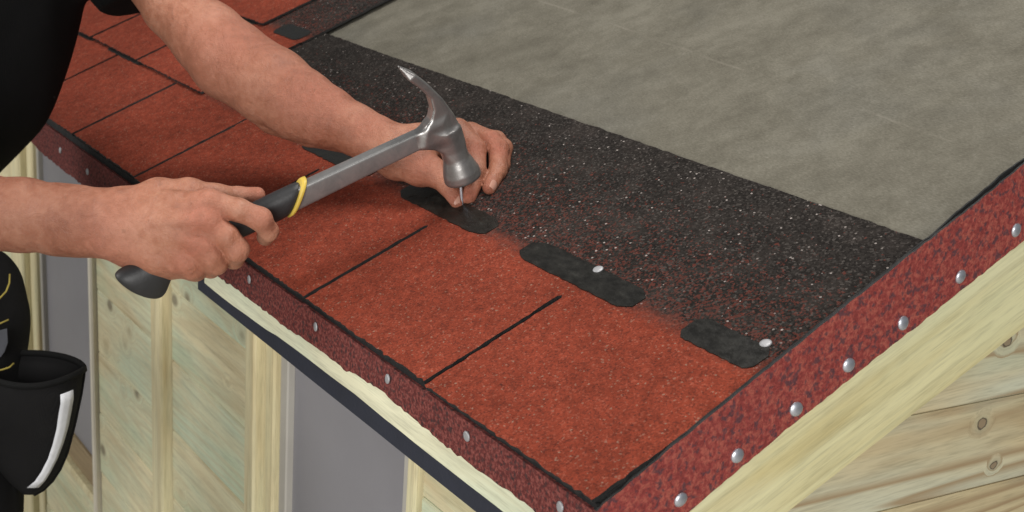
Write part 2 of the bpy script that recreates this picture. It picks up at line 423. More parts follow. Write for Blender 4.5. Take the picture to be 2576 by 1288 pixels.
M['navy'] = mat_plain('shaded_navy', (.016, .019, .032), .5, 25, .15)  # dark navy holds the shade of the recess under the fascia
M['pane'] = mat_plain('grey_pane', (.228, .222, .238), .38, 6, .06)
M['frame'] = mat_plain('frame_paint', (.40, .38, .34), .5, 14, .06)
M['skin'] = mat_skin()
M['shirt'] = mat_cloth('black_jersey', (.0028, .0028, .0030))
M['trouser'] = mat_cloth('black_canvas', (.0062, .0060, .0062))
M['pouch'] = mat_cloth('black_nylon', (.0085, .0082, .0085), .85)
M['binding'] = mat_cloth('black_binding', (.005, .005, .005), .8)
M['stitch'] = mat_plain('yellow_thread', (.24, .185, .03), .8, 80, .2)
M['patch'] = mat_plain('grey_patch', (.035, .037, .045), .8, 60, .15)
M['reflect'] = mat_plain('reflective_tape', (.62, .63, .66), .45, 90, .08)
M['steel'] = mat_metal('forged_steel', (.37, .355, .345), .36, .45, .8)
M['shaft'] = mat_metal('shaft_steel', (.30, .295, .29), .38, .35, .6)
M['nail'] = mat_metal('galvanised_nail', (.74, .77, .84), .40, .15, .92)
M['dull'] = mat_metal('weathered_nail', (.46, .46, .47), .55, .25, .5)
M['rubber'] = mat_plain('black_rubber', (.020, .020, .021), .52, 50, .2)
M['yellow'] = mat_plain('yellow_band', (.62, .44, .07), .5, 60, .1)
M['hair'] = mat_plain('brown_hair', (.03, .018, .01), .6, 60, .3)
M['thumbnail'] = mat_plain('fingernail', (.44, .23, .17), .35, 60, .06)
M['ground'] = mat_plain('concrete', (.42, .40, .365), .9, 8, .12)

# ================================================================== setting
GZ = -1.16
V, F = box(-30, 30, -30, 30, GZ - .05, GZ)  # ground out of view, made wide and pale to bounce fill light
tag(mesh('ground', V, F, M['ground']), kind='structure')

# ================================================================== roof
roof = empty('shed_roof', (0, 0, 0), (TH, 0, 0))
tag(roof, 'pitched shed roof with red mineral shingles laid over grey underlay', 'roof', kind='structure')
V, F = box(-3.0, -.006, .004, 1.7, -.028, -.0035); mesh('roof_deck', V, F, M['post'], roof)
# underlay sheet, slightly rumpled, lapped once
def sheet(u0, u1, v0, v1, h, nu, nv, amp, seed):
    r = np.random.default_rng(seed); ph = r.uniform(0, 6.28, (10,)); kx = r.uniform(3, 26, (10,)) * r.choice([-1, 1], 10); ky = r.uniform(4, 22, (10,))
    U = np.linspace(u0, u1, nu); W = np.linspace(v0, v1, nv); V = []; F = []
    for j, v in enumerate(W):
        for i, u in enumerate(U):
            z = sum(math.sin(kx[k] * u + ky[k] * v + ph[k]) / (1 + .06 * ky[k]) for k in range(10)) / 10
            z += 2.2 * math.exp(-((v - .565 + .012 * math.sin(u * 5)) / .004) ** 2) * (.5 + .5 * math.sin(u * 13 + 1)) + 1.5 * math.exp(-((v - .505) / .004) ** 2) * max(0, math.sin(u * 9 + 2))
            V.append((u, v, h + amp * z))
    for j in range(nv - 1):
        for i in range(nu - 1):
            a = j * nu + i; F.append((a, a + 1, a + 1 + nu, a + nu))
    n0 = len(V)
    b = [(u, v0, h - .0015) for u in U]; V += b
    F += [(i, n0 + i, n0 + i + 1, i + 1) for i in range(nu - 1)]
    return V, F
V, F = sheet(-2.6, -.004, .17, 1.68, .0005, 150, 130, .0012, 3); mesh('underlay_sheet', V, F, M['underlay'], roof, True)

# shingle strips: 1 m long, 0.38 m high, four tabs
TAB, SLOT, TOPV, TABV = .25, .0060, .381, .153
nail_me = {}
def nail_head(r, dome, name, m='nail'):
    V = []; F = []; seg = 14
    rings = [(r * .98, 0), (r, .0006), (r * .93, .0011 + dome * .25), (r * .6, .0012 + dome * .75), (r * .25, .0012 + dome * .97)]
    for rr, z in rings:
        for k in range(seg):
            a = 2 * math.pi * k / seg; V.append((rr * math.cos(a), rr * math.sin(a), z))
    for i in range(len(rings) - 1):
        for k in range(seg):
            F.append((i * seg + k, i * seg + (k + 1) % seg, (i + 1) * seg + (k + 1) % seg, (i + 1) * seg + k))
    V.append((0, 0, .0012 + dome)); c = len(V) - 1; b = (len(rings) - 1) * seg
    F += [(b + k, b + (k + 1) % seg, c) for k in range(seg)]
    o = mesh(name, V, F, M[m], None, True); me = o.data; bpy.data.objects.remove(o); return me
nail_flat = nail_head(.0052, .0004, 'nail', 'dull'); nail_eave = nail_head(.0047, .0003, 'nail', 'dull'); nail_dome = nail_head(.0064, .0022, 'nail')
def shingle_strip(ur, v0, h, seed, cuts=(-1, -.75, -.5, -.25, 0), TABV=TABV, slot=SLOT, pat=(-1, -.75, -.5, -.255, 0)):
    """ur: right end along the eave; local frame: u from -1 to 0, v from 0"""
    global rng
    rng = np.random.default_rng(seed)
    t = .0036
    e_ = 0.0 if ur > -.5 else .0015
    ol = edge((-1, TABV), (0, TABV), .05, 0) + edge((0, TABV), (0, TOPV), .008, .0004) + edge((0, TOPV), (-1, TOPV), .008, .0005) + edge((-1, TOPV), (-1, TABV), .02, .0003)
    V, F, mi = slab(ol, 0, t); s = mesh('shingle_strip', V, F, [M['shingle'], M['bitumen']], roof, False, mi)
    s.location = (ur, v0, h)
    for k in range(4):
        a, b = cuts[k], cuts[k + 1]
        g = slot / 2
        l = a + g * (0.7 if k == 0 else 1); r = b - g * ((0.15 if ur > -.5 else .8) if k == 3 else 1)
        dv = rng.normal(0, .0012)
        ol = edge((l, dv), (r, dv * .4), .005, .0007) + edge((r, dv * .4), (r, TABV), .006, .00045)
        # the top of the tab runs into the header at full width
        ol += [(r, TABV - .003), (b, TABV), (a, TABV), (l, TABV - .003)][0:1] + [(b if k == 3 else b, TABV), (a, TABV)] + edge((l, TABV - .003), (l, dv), .006, .00045)
        V, F, mi = slab(ol, 0, t); tb_ = mesh('tab', V, F, [M['shingle'], M['bitumen']], s, False, mi)
        an = -rng.uniform(.002, .009); tb_.rotation_euler = (an, 0, 0); tb_.location = (0, 0, -TABV * math.sin(an))
    if pat:
        for c in pat:
            u0, u1 = c - .089, c + .089
            if c == -1: u0 = -.998
            if c == 0: u0, u1 = -.105, -.016
            vm, hw = .184 + rng.normal(0, .001), .0155
            P = []
            n = 26
            for i in range(n + 1):
                u = u0 + (u1 - u0) * i / n
                P.append((u, vm - hw * min(1, (max(1e-6, min((i + .8) / 3.0, (n - i + .8) / 3.0))) ** .5) + rng.normal(0, .0004), 0))
            for i in range(n, -1, -1):
                u = u0 + (u1 - u0) * i / n
                P.append((u, vm + hw * min(1, (max(1e-6, min((i + .8) / 3.0, (n - i + .8) / 3.0))) ** .5) + rng.normal(0, .0004), 0))
            V, F, mi = slab([(p[0], p[1]) for p in P], t - .0004, t + .0009)
            mesh('adhesive_patch', V, F, M['adhesive'], s)
    return s
h0 = .0022
st_a = shingle_strip(-.001, 0, h0, 21, (-1, -.745, -.488, -.2445, 0), pat=(-1, -.75, -.499, -.259, 0))
st_b = shingle_strip(-1.0015, .001, h0 + .0002, 22, (-1, -.77, -.526, -.266, 0), .172, .0085, pat=(-.75, -.5))
st_c = shingle_strip(-1.163, .172, h0 + .0042, 23, (-1, -.75, -.512, -.278, 0), .170, .0085)
st_d = shingle_strip(-2.165, .172, h0 + .0044, 24)
st_e = shingle_strip(-1.306, .346, h0 + .0084, 25)
# starter course below the slots
V, F, mi = slab([(-2.6, .004), (-.0022, .002), (-.0022, .20), (-2.6, .20)], -.004, h0 - .0002); mesh('starter_strip', V, F, M['bitumen'], roof)
# driven nails in the first strip
for u, v in ((-.248, .198), (-.031, .204)):
    o = inst('nail', nail_flat, st_a, Matrix.Translation((u + .001, v, .0040 + (.0006 if v < .19 else 0))) @ Matrix.Rotation(random.uniform(-.06, .06), 4, 'X'))

# --- eave: felt strip folded down over the fascia, fascia board, recessed board below with its shade painted navy
def polyline(P):
    xs = [p[0] for p in P]; ys = [p[1] for p in P]
    return lambda x: float(np.interp(x, xs, ys))
red_bot = polyline([(-2.6, -.06), (-1.5, -.053), (-1.43, -.0615), (-1.25, -.0612), (-1.0, -.056), (-.77, -.046), (-.698, -.0431), (-.55, -.0423), (-.397, -.0397), (-.32, -.0338), (-.278, -.0369), (-.207, -.042), (-.104, -.0389), (0.004, -.040)])
def curtain(u0, u1, y0, y1, ztop, zbot, mats, name, parent, step=.006, rough=.0008, fold=0.0, taper=0.0):
    """upright strip along the eave between two z profiles, built in the roof frame"""
    r = np.random.default_rng(5); n = int((u1 - u0) / step) + 1; V = []; F = []
    for i in range(n + 1):
        u = u0 + (u1 - u0) * i / n
        zt = ztop(u); zb = zbot(u) + r.normal(0, rough) + (.0028 if fold else 0)
        w_ = .0012 * math.sin(u * 37) * math.sin(u * 11 + 1) * (1 if fold else 0)
        for (y, z) in ((y0, zt), (y0 + w_, zb), (y1, zb), (y1, zt)):
            V.append(w2r(np.array([u, y, z])))
    for i in range(n):
        for k in range(4):
            a, b = i * 4 + k, i * 4 + (k + 1) % 4
            F.append((a, b, b + 4, a + 4))
    F += [(3, 2, 1, 0), tuple(n * 4 + k for k in range(4))]
    F = [tuple(reversed(f)) for f in F]
    return mesh(name, V, F, mats, parent)
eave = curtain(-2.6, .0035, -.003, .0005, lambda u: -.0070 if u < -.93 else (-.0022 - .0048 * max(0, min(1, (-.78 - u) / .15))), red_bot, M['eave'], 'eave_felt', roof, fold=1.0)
curtain(-2.6, .0, .0007, .0030, lambda u: .0022, lambda u: -.030, M['membrane'], 'eave_membrane', roof, .02, .0003)
wood_bot = polyline([(-.77, -.067), (-.698, -.068), (-.592, -.0650), (-.586, -.0628), (-.395, -.0605), (-.254, -.0625), (0, -.0625)])
curtain(-.772, -.001, .0032, .022, lambda u: -.004 - .02 * max(0, (-.755 - u)) / .017, wood_bot, M['fascia'], 'fascia_board', roof, .03, .0002)
curtain(-.800, -.002, .006, .024, lambda u: wood_bot(u) - .0008, lambda u: -.0840, M['navy'], 'shaded_board', roof, .05, .0001)
for px, py in ((153, 378), (221, 432), (628, 703), (795, 822), (976, 953), (1175, 1097), (1410, 1275)):
    d = ((px - 1288) / FPX) * AX - ((py - 644) / FPX) * AY + AZ
    tt = (-.0035 - CAM[1]) / d[1]; P = w2r(CAM + tt * d)
    m = Matrix.Translation(P.tolist()) @ Matrix.Rotation(-TH, 4, 'X') @ Matrix.Rotation(math.radians(90), 4, 'X') @ Matrix.Rotation(random.uniform(-.16, .16), 4, 'Y') @ Matrix.Rotation(random.uniform(-.1, .1), 4, 'X')
    inst('nail', nail_eave, eave, m)
# --- verge: bargeboard, felt strip standing a little above the roof edge, black membrane behind it
top_h = polyline([(-.01, -.0015), (.079, .0066), (.158, .0123), (.252, .0185), (.346, .0235), (.42, .0268), (.484, .0317), (.6, .037), (1.7, .06)])
bot_h = polyline([(-.01, -.062), (.072, -.0581), (.185, -.0503), (.297, -.0467), (.392, -.043), (.473, -.0403), (.6, -.036), (1.7, -.03)])
def rake(u0, u1, htop, hbot, v0, v1, mats, name, step=.006, rough=.0004, seed=9):
    r = np.random.default_rng(seed); n = int((v1 - v0) / step) + 1; V = []; F = []
    for i in range(n + 1):
        v = v0 + (v1 - v0) * i / n
        a, b = htop(v) + r.normal(0, rough), hbot(v) + r.normal(0, rough)
        for (u, h) in ((u1, a), (u1, b), (u0, b), (u0, a)): V.append((u, v, h))
    for i in range(n):
        for k in range(4):
            a, b = i * 4 + k, i * 4 + (k + 1) % 4
            F.append((a, b, b + 4, a + 4))
    F += [(3, 2, 1, 0), tuple(n * 4 + k for k in range(4))]
    mi = [1 if (isinstance(mats, list) and i < n * 4 and i % 4 == 3) else 0 for i in range(len(F))]
    return mesh(name, V, F, mats, roof, False, mi)
rake(-.020, -.0005, lambda v: -.024, lambda v: -.129, -.002, 1.7, M['barge'], 'bargeboard', .1, 0)
verge = rake(.0002, .0024, top_h, bot_h, -.007, 1.7, [M['verge'], M['bitumen']], 'verge_felt')
def mem_h(v):
    f = max(0.0, min(1.0, (v - .34) / .05))
    return top_h(v) - .0004 * (1 - f) + f * (.0024 + .0014 * math.sin(v * 46) + .0007 * math.sin(v * 95 + 1))
rake(-.0019, -.0003, mem_h, lambda v: -.0045, -.004, 1.7, M['membrane'], 'verge_membrane', .006, .0003)
for v, h in ((.068, -.0419), (.128, -.0405), (.193, -.0381), (.254, -.0338), (.319, -.0323), (.391, -.0288), (.464, -.0238), (.536, -.0205)):
    m = Matrix.Translation((.0025, v, h)) @ Matrix.Rotation(math.radians(90), 4, 'Y') @ Matrix.Rotation(random.uniform(-.12, .12), 4, 'X') @ Matrix.Rotation(random.uniform(-.12, .12), 4, 'Y')
    inst('nail', nail_dome, verge, m)

# ================================================================== front wall
WY = .12
fw = empty('shed_front_wall', (-1.3, WY, GZ)); tag(fw, 'pale timber shed wall with grey window panes under the eave', 'wall', kind='thing')
def rel(V, o): return [tuple(np.array(v) - np.array(o.location)) for v in V]
def fpart(name, V, F, m, parent=None):
    return mesh(name, rel(V, fw), F, m, parent or fw)
BW = .1165; Z0 = -.2229
def boards(x0, x1, ztop, zbot):
    k = math.ceil((ztop - Z0) / BW)
    while Z0 + k * BW > zbot:
        z1 = Z0 + k * BW; z0 = z1 - BW
        a, b = max(z0, zbot), min(z1, ztop)
        if b - a > .01:
            V, F = box(x0, x1, WY + random.uniform(-.0008, .0008), WY + .018, a + .0004, b - .0004, .0018)
            fpart('cladding_board', V, F, M['clad'])
        k -= 1
def post(x0, x1, y0, z0=GZ, z1=.05, m='post', bev=.003):
    V, F = boxv(x0, x1, y0, WY + .03, z0, z1, bev); return fpart('post', V, F, M[m])
ZT = .05
boards(-3.0, -2.10, ZT, GZ + .01)
post(-2.098, -2.03, WY - .012); post(-2.028, -1.975, WY - .020); post(-1.973, -1.935, WY - .006)
boards(-1.566, -1.252, ZT, GZ + .01)
post(-1.585, -1.568, WY - .010, m='trim')
post(-1.250, -1.206, WY - .016)
boards(-1.200, -.893, ZT, GZ + .01)
post(-.891, -.868, WY - .014); post(-.866, -.846, WY - .020); post(-.844, -.815, WY - .006)
post(-.466, -.447, WY - .008)
boards(-.443, -.062, ZT, GZ + .01)
def window(x0, x1, zb, fr):
    o = empty('window'); o.parent = fw; o.location = (0, 0, 0)
    V, F = box(x0 + fr, x1 - fr, WY + .012, WY + .02, zb, ZT); fpart('pane', V, F, M['pane'], o)
    for a, b in ((x0, x0 + fr), (x1 - fr, x1)):
        V, F = boxv(a, b, WY + .002, WY + .024, zb, ZT, .002); fpart('frame', V, F, M['frame'], o)
    V, F = box(x0, x1, WY + .004, WY + .03, zb - .055, zb - .001, .004); fpart('sill', V, F, M['sill'], o)
    V, F = box(x0, x1, WY - .006, WY + .03, zb - .072, zb - .057, .003); fpart('sill', V, F, M['post'], o)
    boards(x0, x1, zb - .075, GZ + .01)
window(-1.933, -1.587, -.697, .010)
window(-.813, -.468, -.697, .022)

# ================================================================== gable wall
gw = empty('shed_gable_wall', (-.05, .6, GZ)); tag(gw, 'knotty treated pine gable wall below the yellow bargeboard', 'wall', kind='thing')
tilt = math.radians(-2.4)
for k in range(-12, 9):
    z0 = -.1165 + k * .0945 + .0006; z1 = z0 + .0945 - .0012
    yl = lambda z: max(WY + .02, (z * CT + .040) / ST)
    if yl(z0) > 1.2: continue
    jx = random.uniform(-.0003, .0003); b = .0022
    V = []; zs = (z0, z0 + b, z1 - b, z1)
    for z, x in zip(zs, (-b, 0, 0, -b)):
        V += [(-.05 + x + jx, yl(z), z), (-.05 + x + jx, 1.3, z)]
    V += [(-.068, yl(z0), z0), (-.068, 1.3, z0), (-.068, yl(z1), z1), (-.068, 1.3, z1)]
    F = [(0, 1, 3, 2), (2, 3, 5, 4), (4, 5, 7, 6), (6, 7, 11, 10), (0, 8, 9, 1), (8, 10, 11, 9), (0, 2, 4, 6, 10, 8), (1, 9, 11, 7, 5, 3)]
    # the boards dip slightly towards the back
    V = [(x, y, z - .042 * (y - .37)) for x, y, z in V]
    mesh('cladding_board', rel(V, gw), F, M['gable'], gw)
V, F = boxv(-.062, -.046, WY + .001, WY + .018, GZ, -.02, .002)
mesh('corner_trim', rel(V, gw), F, M['post'], gw)

# ================================================================== hammer
face = camxyz(1166, 449, 1.462)
pol = np.array([.28, -.82, .49]); pol /= np.linalg.norm(pol)
hd = np.array([-.885, -.43, -.178]); hd -= pol * (hd @ pol); hd /= np.linalg.norm(hd)
hN = np.cross(pol, hd); hN /= np.linalg.norm(hN)
def onplane(px, py):
    r = np.array([(px - 1288) / FPX, -(py - 644) / FPX, 1.0]); return r * ((hN @ face) / (hN @ r))
def h2(px, py):                         # picture point -> hammer frame (along handle, along poll)
    p = onplane(px, py) - face; return (p @ hd, p @ pol)
def zz(x, y): return h2(934.5 + x * .31546, 138.1 + y * .31546)
def poly_sdf(P, X, Y):
    d = np.full(np.broadcast(X, Y).shape, 1e9, np.float32); s = np.ones(d.shape, np.int8); n = len(P)
    for i in range(n):
        a, b = P[i], P[(i + 1) % n]; ex, ey = b[0] - a[0], b[1] - a[1]
        wx, wy = X - a[0], Y - a[1]
        t = np.clip((wx * ex + wy * ey) / (ex * ex + ey * ey + 1e-12), 0, 1)
        d = np.minimum(d, (wx - t * ex) ** 2 + (wy - t * ey) ** 2)
        c1 = Y >= a[1]; c2 = Y < b[1]; c3 = ex * wy > ey * wx
        s = np.where((c1 & c2 & c3) | (~c1 & ~c2 & ~c3), -s, s)
    return s * np.sqrt(d)
def extrude(d2, Z, T, r):
    wx = d2 + r; wz = np.abs(Z) - T + r
    return np.minimum(np.maximum(wx, wz), 0) + np.sqrt(np.maximum(wx, 0) ** 2 + np.maximum(wz, 0) ** 2) - r
def ham2world(V):
    V = np.asarray(V, float)
    return cam2world(face + V[:, :1] * hd + V[:, 1:2] * pol + V[:, 2:3] * hN)
ham_o = ham2world([[.14, -.05, 0]])[0]
ham = empty('hammer', tuple(ham_o)); tag(ham, 'steel claw hammer with black rubber grip and yellow band, head on the nail', 'hammer')
def hpart(name, V, F, m): return mesh(name, ham2world(V) - ham_o, F, m, ham, True)
prof = [zz(*p) for p in [(200, 82), (330, 140), (445, 228), (548, 330), (636, 448), (696, 562), (724, 670), (728, 770), (690, 830), (610, 830), (560, 770), (480, 742), (405, 722), (412, 640), (432, 548), (458, 505), (476, 425), (452, 335), (380, 262), (278, 188)]]
g = Grid((-.025, -.150, -.022), (.075, .012, .022), .0011)
X, Y, Z = g.full()
tip = np.array(zz(230, 130)); root = np.array(zz(600, 520)); cd_ = (tip - root); cl = np.linalg.norm(cd_); cd_ /= cl
S = ((X - root[0]) * cd_[0] + (Y - root[1]) * cd_[1]) / cl
Tt = .0088 + .0018 * np.clip(S, 0, 1) - .030 * np.clip(S - .86, 0, .2)
d = extrude(poly_sdf(prof, X, Y), Z, Tt, .0017)
d = np.maximum(d, np.clip((S - .66) * .0075, -.01, .0026) - np.abs(Z))        # claw notch
# neck and bell: turned about the poll axis
RR = np.sqrt(X ** 2 + Z ** 2)
prof_r = np.interp(np.broadcast_to(Y, (1, g.n[1], 1)), [-.060, -.046, -.036, -.027, -.018, -.009, -.002, 0], [.0125, .0125, .0125, .0140, .0170, .0196, .0203, .0194]).astype(np.float32)
bell = np.maximum(np.maximum((RR - prof_r) * .85, Y - 0.0), -.058 - Y)
d = smin(d, bell.astype(np.float32), .007)
# stub of the shaft
a0 = np.array(zz(440, 640)); a1 = np.array(h2(700, 517)); ad = (a1 - a0); aL = np.linalg.norm(ad); ad /= aL
T_ = (X - a0[0]) * ad[0] + (Y - a0[1]) * ad[1]; Q_ = -(X - a0[0]) * ad[1] + (Y - a0[1]) * ad[0]
stub = extrude(np.maximum(np.abs(Q_) - .0093, np.maximum(T_ - .016, -.02 - T_)), Z, .0078, .003)
d = smin(d, stub.astype(np.float32), .010)
V, F = nets(d, g.lo, g.vx); hpart('head', V, F, M['steel'])
# shaft, grip and band are swept along the handle axis
def sweep(st, seg=28):
    """st: list of (t along axis, offset q, half height, half width, squareness, shear)"""
    V = []; F = []
    for t, q, hh, hw, sq, sh in st:
        for k in range(seg):
            an = 2 * math.pi * k / seg; c, s = math.cos(an), math.sin(an)
            cy = math.copysign(abs(c) ** sq, c) * hh; cz = math.copysign(abs(s) ** sq, s) * hw
            tt = t + sh * cy; p = a0 + ad * tt + np.array([-ad[1], ad[0]]) * (q + cy)
            V.append((p[0], p[1], cz))
    n = len(st)
    for i in range(n - 1):
        for k in range(seg):
            a, b = i * seg + k, i * seg + (k + 1) % seg
            F.append((a, a + seg, b + seg, b))
    F += [tuple(range(seg)), tuple(range(n * seg - 1, (n - 1) * seg - 1, -1))]
    return V, F
tb = (np.array(h2(748, 500)) - a0) @ ad       # where the band sits
sgn = 1 if ((np.array(h2(750, 560)) - np.array(h2(750, 500))) @ np.array([-ad[1], ad[0]])) > 0 else -1
V, F = sweep([(.010, 0, .0094, .0078, .28, 0), (tb * .5, 0, .0100, .0082, .28, 0), (tb + .02, 0, .0116, .0090, .32, 0)]); crisp(hpart('shaft', V, F, M['shaft']))
V, F = sweep([(tb - .0029, 0, .0144, .0128, .8, sgn * .95), (tb - .0022, 0, .0152, .0138, .8, sgn * .95), (tb + .0022, 0, .0152, .0138, .8, sgn * .95), (tb + .0029, 0, .0144, .0128, .8, sgn * .95)]); hpart('grip_band', V, F, M['yellow'])
te = (np.array(h2(366, 694)) - a0) @ ad
s_ = sgn
V, F = sweep([(tb - .001, 0, .0138, .0120, .85, s_ * .95), (tb + .012, 0, .0145, .0125, .85, s_ * .8), (tb + .035, 0, .0142, .0125, .85, s_ * .3), (tb + .075, 0, .0136, .0120, .85, 0),
              (te - .060, 0, .0138, .0122, .85, 0), (te - .035, s_ * .001, .0142, .0125, .85, 0), (te - .022, s_ * .003, .0155, .0135, .85, 0), (te - .010, s_ * .011, .0205, .0150, .85, -s_ * .1), (te + .002, s_ * .0125, .0230, .0160, .85, -s_ * .25),
              (te + .012, s_ * .0105, .0210, .0155, .85, -s_ * .35), (te + .019, s_ * .007, .0155, .0130, .9, -s_ * .4), (te + .023, s_ * .004, .009, .008, .95, -s_ * .4)]); gr_ = hpart('grip', V, F, M['rubber']); gr_.modifiers.new('smooth', 'SUBSURF').render_levels = 2

# ================================================================== nail in the fingers
dN = ((1163 - 1288) / FPX) * AX - ((521 - 644) / FPX) * AY + AZ
nrm = np.array([0, -ST, CT]); tN = (-(nrm @ CAM) + .004) / (nrm @ dN); nb = CAM + tN * dN
nt_ = at(1159, 464, 1.466); nd = (nt_ - nb) / np.linalg.norm(nt_ - nb)
nl = empty('roofing_nail', tuple(nb)); tag(nl, 'silver clout nail held upright between thumb and forefinger', 'nail')
Lr = np.linalg.norm(nt_ - nb)
V, F = tube([nd * x for x in (0, .004, Lr - .002, Lr)], [.0003, .0016, .0016, .0016], 10); mesh('shank', V, F, M['nail'], nl, True)
V, F = tube([nd * x for x in (Lr - .0012, Lr - .0008, Lr, Lr + .0003)], [.0040, .0047, .0047, .0040], 14); mesh('nail_head', V, F, M['nail'], nl, True)

# ================================================================== person
PO = np.array([-1.12, -.36, GZ])
person = empty('person', tuple(PO)); tag(person, 'person in black t-shirt and work trousers leaning over the roof, hammering a nail', 'person')
BV, BF, BC, BT = [], [], [], []
def add_body(V, F, flush, tan):
    o = sum(len(v) for v in BV); BV.append(V); BF.append(F + o); BC.append(flush); BT.append(tan)
def flush_at(V, pts):
    f = np.zeros(len(V))
    for p, r, a in pts: f = np.maximum(f, a * np.exp(-(((V - np.array(p)) ** 2).sum(1)) / (2 * r * r)))
    return f
def c3(px, py, d): return camxyz(px, py, d)
def chainset(g, val, chain, k):
    for (a, b) in zip(chain[:-1], chain[1:]):
        g.cone(val, c3(*a[:3]), c3(*b[:3]), a[3] / 1000, b[3] / 1000, k)
mm = .001

# ---- right arm and hand (hammer)
DS = -.018
def R(px, py, d, r): return (px, py, d + DS, r)
g = Grid(c3(-480, 1010, 1.30)[:3] * 0 + np.array([-.80, -.045, 1.28]), (-.225, .125, 1.53), .0016)
val = g.new()
chainset(g, val, [R(-340, 500, 1.475, 44), R(-60, 535, 1.445, 40), R(60, 541, 1.435, 36.5), R(190, 553, 1.42, 32.5)], .01)
for a, b in [(R(150, 540, 1.42, 29), R(300, 535, 1.398, 24.5)), (R(150, 570, 1.425, 29), R(305, 592, 1.40, 25))]:
    chainset(g, val, [a, b], .012)
for ch in ([R(300, 540, 1.394, 21), R(430, 522, 1.380, 15), R(528, 512, 1.372, 13)],
           [R(300, 560, 1.390, 21), R(430, 562, 1.374, 16), R(520, 558, 1.366, 13.5)],
           [R(300, 585, 1.392, 22), R(420, 600, 1.378, 16), R(509, 615, 1.369, 13.2)],
           [R(310, 600, 1.398, 23), R(400, 640, 1.388, 19), R(474, 658, 1.379, 14)],
           [R(330, 640, 1.402, 14), R(420, 665, 1.40, 13), R(470, 672, 1.392, 11)]):
    chainset(g, val, ch, .010)
chainset(g, val, [R(320, 525, 1.40, 20), R(400, 497, 1.402, 18), R(476, 487, 1.402, 14.0), R(545, 496, 1.41, 12)], .010)
# knuckle heads and tendons
for kx, ky, kd, kr in ((528, 510, 1.3655, 10), (519, 555, 1.3595, 10.5), (509, 614, 1.3625, 10.2), (474, 660, 1.372, 9.5)):
    g.cone(val, c3(kx, ky, kd + DS), c3(kx + 6, ky + 1, kd - .0016 + DS), kr * mm, kr * mm, .005)
for ch in ([R(370, 545, 1.372, 4), R(500, 515, 1.362, 4.2)], [R(370, 562, 1.366, 4), R(500, 556, 1.356, 4.5)], [R(370, 582, 1.368, 4), R(490, 607, 1.358, 4.2)], [R(360, 600, 1.376, 4), R(455, 648, 1.368, 3.8)]):
    chainset(g, val, ch, .007)
for ch in ([R(330, 590, 1.3725, 1.6), R(390, 566, 1.3615, 1.6), R(440, 588, 1.3590, 1.6), R(488, 580, 1.3565, 1.5)], [R(390, 566, 1.3615, 1.5), R(440, 538, 1.3625, 1.5), R(480, 535, 1.3605, 1.4)],
           [R(200, 520, 1.3985, 2.2), R(270, 548, 1.383, 2.2), R(330, 552, 1.3725, 2.0)], [R(40, 575, 1.405, 2.4), R(140, 590, 1.400, 2.4), R(230, 580, 1.3875, 2.2), R(300, 604, 1.3775, 2.0)], [R(300, 604, 1.3775, 1.8), R(380, 625, 1.3705, 1.6), R(430, 632, 1.3675, 1.5)]):
    chainset(g, val, ch, .0045)
fing = g.new()
for ch in ([R(528, 512, 1.372, 13.2), R(600, 528, 1.367, 11.2), R(655, 551, 1.371, 11.3), R(676, 582, 1.387, 9.6), R(668, 597, 1.408, 8.6)],
           [R(520, 558, 1.367, 13.5), R(570, 594, 1.363, 11.6), R(596, 628, 1.369, 12.0), R(588, 650, 1.392, 10.2), R(566, 645, 1.416, 9)],
           [R(509, 615, 1.369, 13.0), R(532, 643, 1.367, 11.4), R(543, 662, 1.375, 11.4), R(530, 674, 1.398, 9.8), R(508, 655, 1.418, 8.8)],
           [R(474, 658, 1.379, 12.5), R(490, 674, 1.380, 10.5), R(494, 681, 1.390, 9.8), R(480, 682, 1.412, 8.4)],
           [R(540, 493, 1.41, 11.5), R(600, 494, 1.422, 9.6), R(648, 490, 1.430, 8.0)]):
    one = g.new(); chainset(g, one, ch, .004)
    fing = smin(fing, one, .0022)
val = smin(val, fing, .0075)
# cut the arm inside the sleeve side
V, F = nets(val, g.lo, g.vx)
tn = np.clip((300 - (V[:, 0] / V[:, 2] * FPX + 1288)) / 140, 0, 1)      # forearm browner than the hand
fl = flush_at(V, [(c3(528, 508, 1.35), .012, .55), (c3(519, 556, 1.345), .014, .85), (c3(509, 615, 1.347), .013, .8), (c3(474, 660, 1.355), .014, .5), (c3(655, 552, 1.35), .010, .5), (c3(596, 628, 1.35), .010, .45), (c3(300, 600, 1.37), .025, .45), (c3(640, 490, 1.41), .012, .6)])
add_body(cam2world(V), F, fl, tn)

# ---- left arm and hand (holds the nail)
g = Grid((-.50, -.02, 1.42), (.015, .34, 1.86), .0017)
val = g.new()
chainset(g, val, [(300, -170, 1.76, 37), (439, 17, 1.68, 37.5), (527, 99, 1.655, 43.5), (578, 150, 1.64, 47), (686, 219, 1.61, 45.5), (759, 265, 1.59, 40.5), (820, 293, 1.575, 34), (890, 322, 1.56, 27), (946, 340, 1.55, 23)], .008)
chainset(g, val, [(690, 292, 1.615, 22), (780, 332, 1.598, 17), (912, 374, 1.567, 9)], .004)
chainset(g, val, [(900, 333, 1.557, 22), (970, 358, 1.545, 20), (1060, 352, 1.54, 16.5), (1150, 336, 1.532, 13.3)], .010)
chainset(g, val, [(900, 345, 1.555, 20), (990, 372, 1.54, 20), (1080, 365, 1.535, 18), (1180, 342, 1.545, 13)], .010)
chainset(g, val, [(960, 362, 1.55, 18), (1080, 368, 1.55, 17), (1180, 352, 1.56, 13)], .010)
g.cone(val, c3(975, 345, 1.532), c3(985, 350, 1.532), .012, .011, .008)
chainset(g, val, [(930, 360, 1.545, 20), (1000, 398, 1.528, 22), (1060, 422, 1.508, 18.5), (1092, 434, 1.497, 14.5)], .012)
fing = g.new()
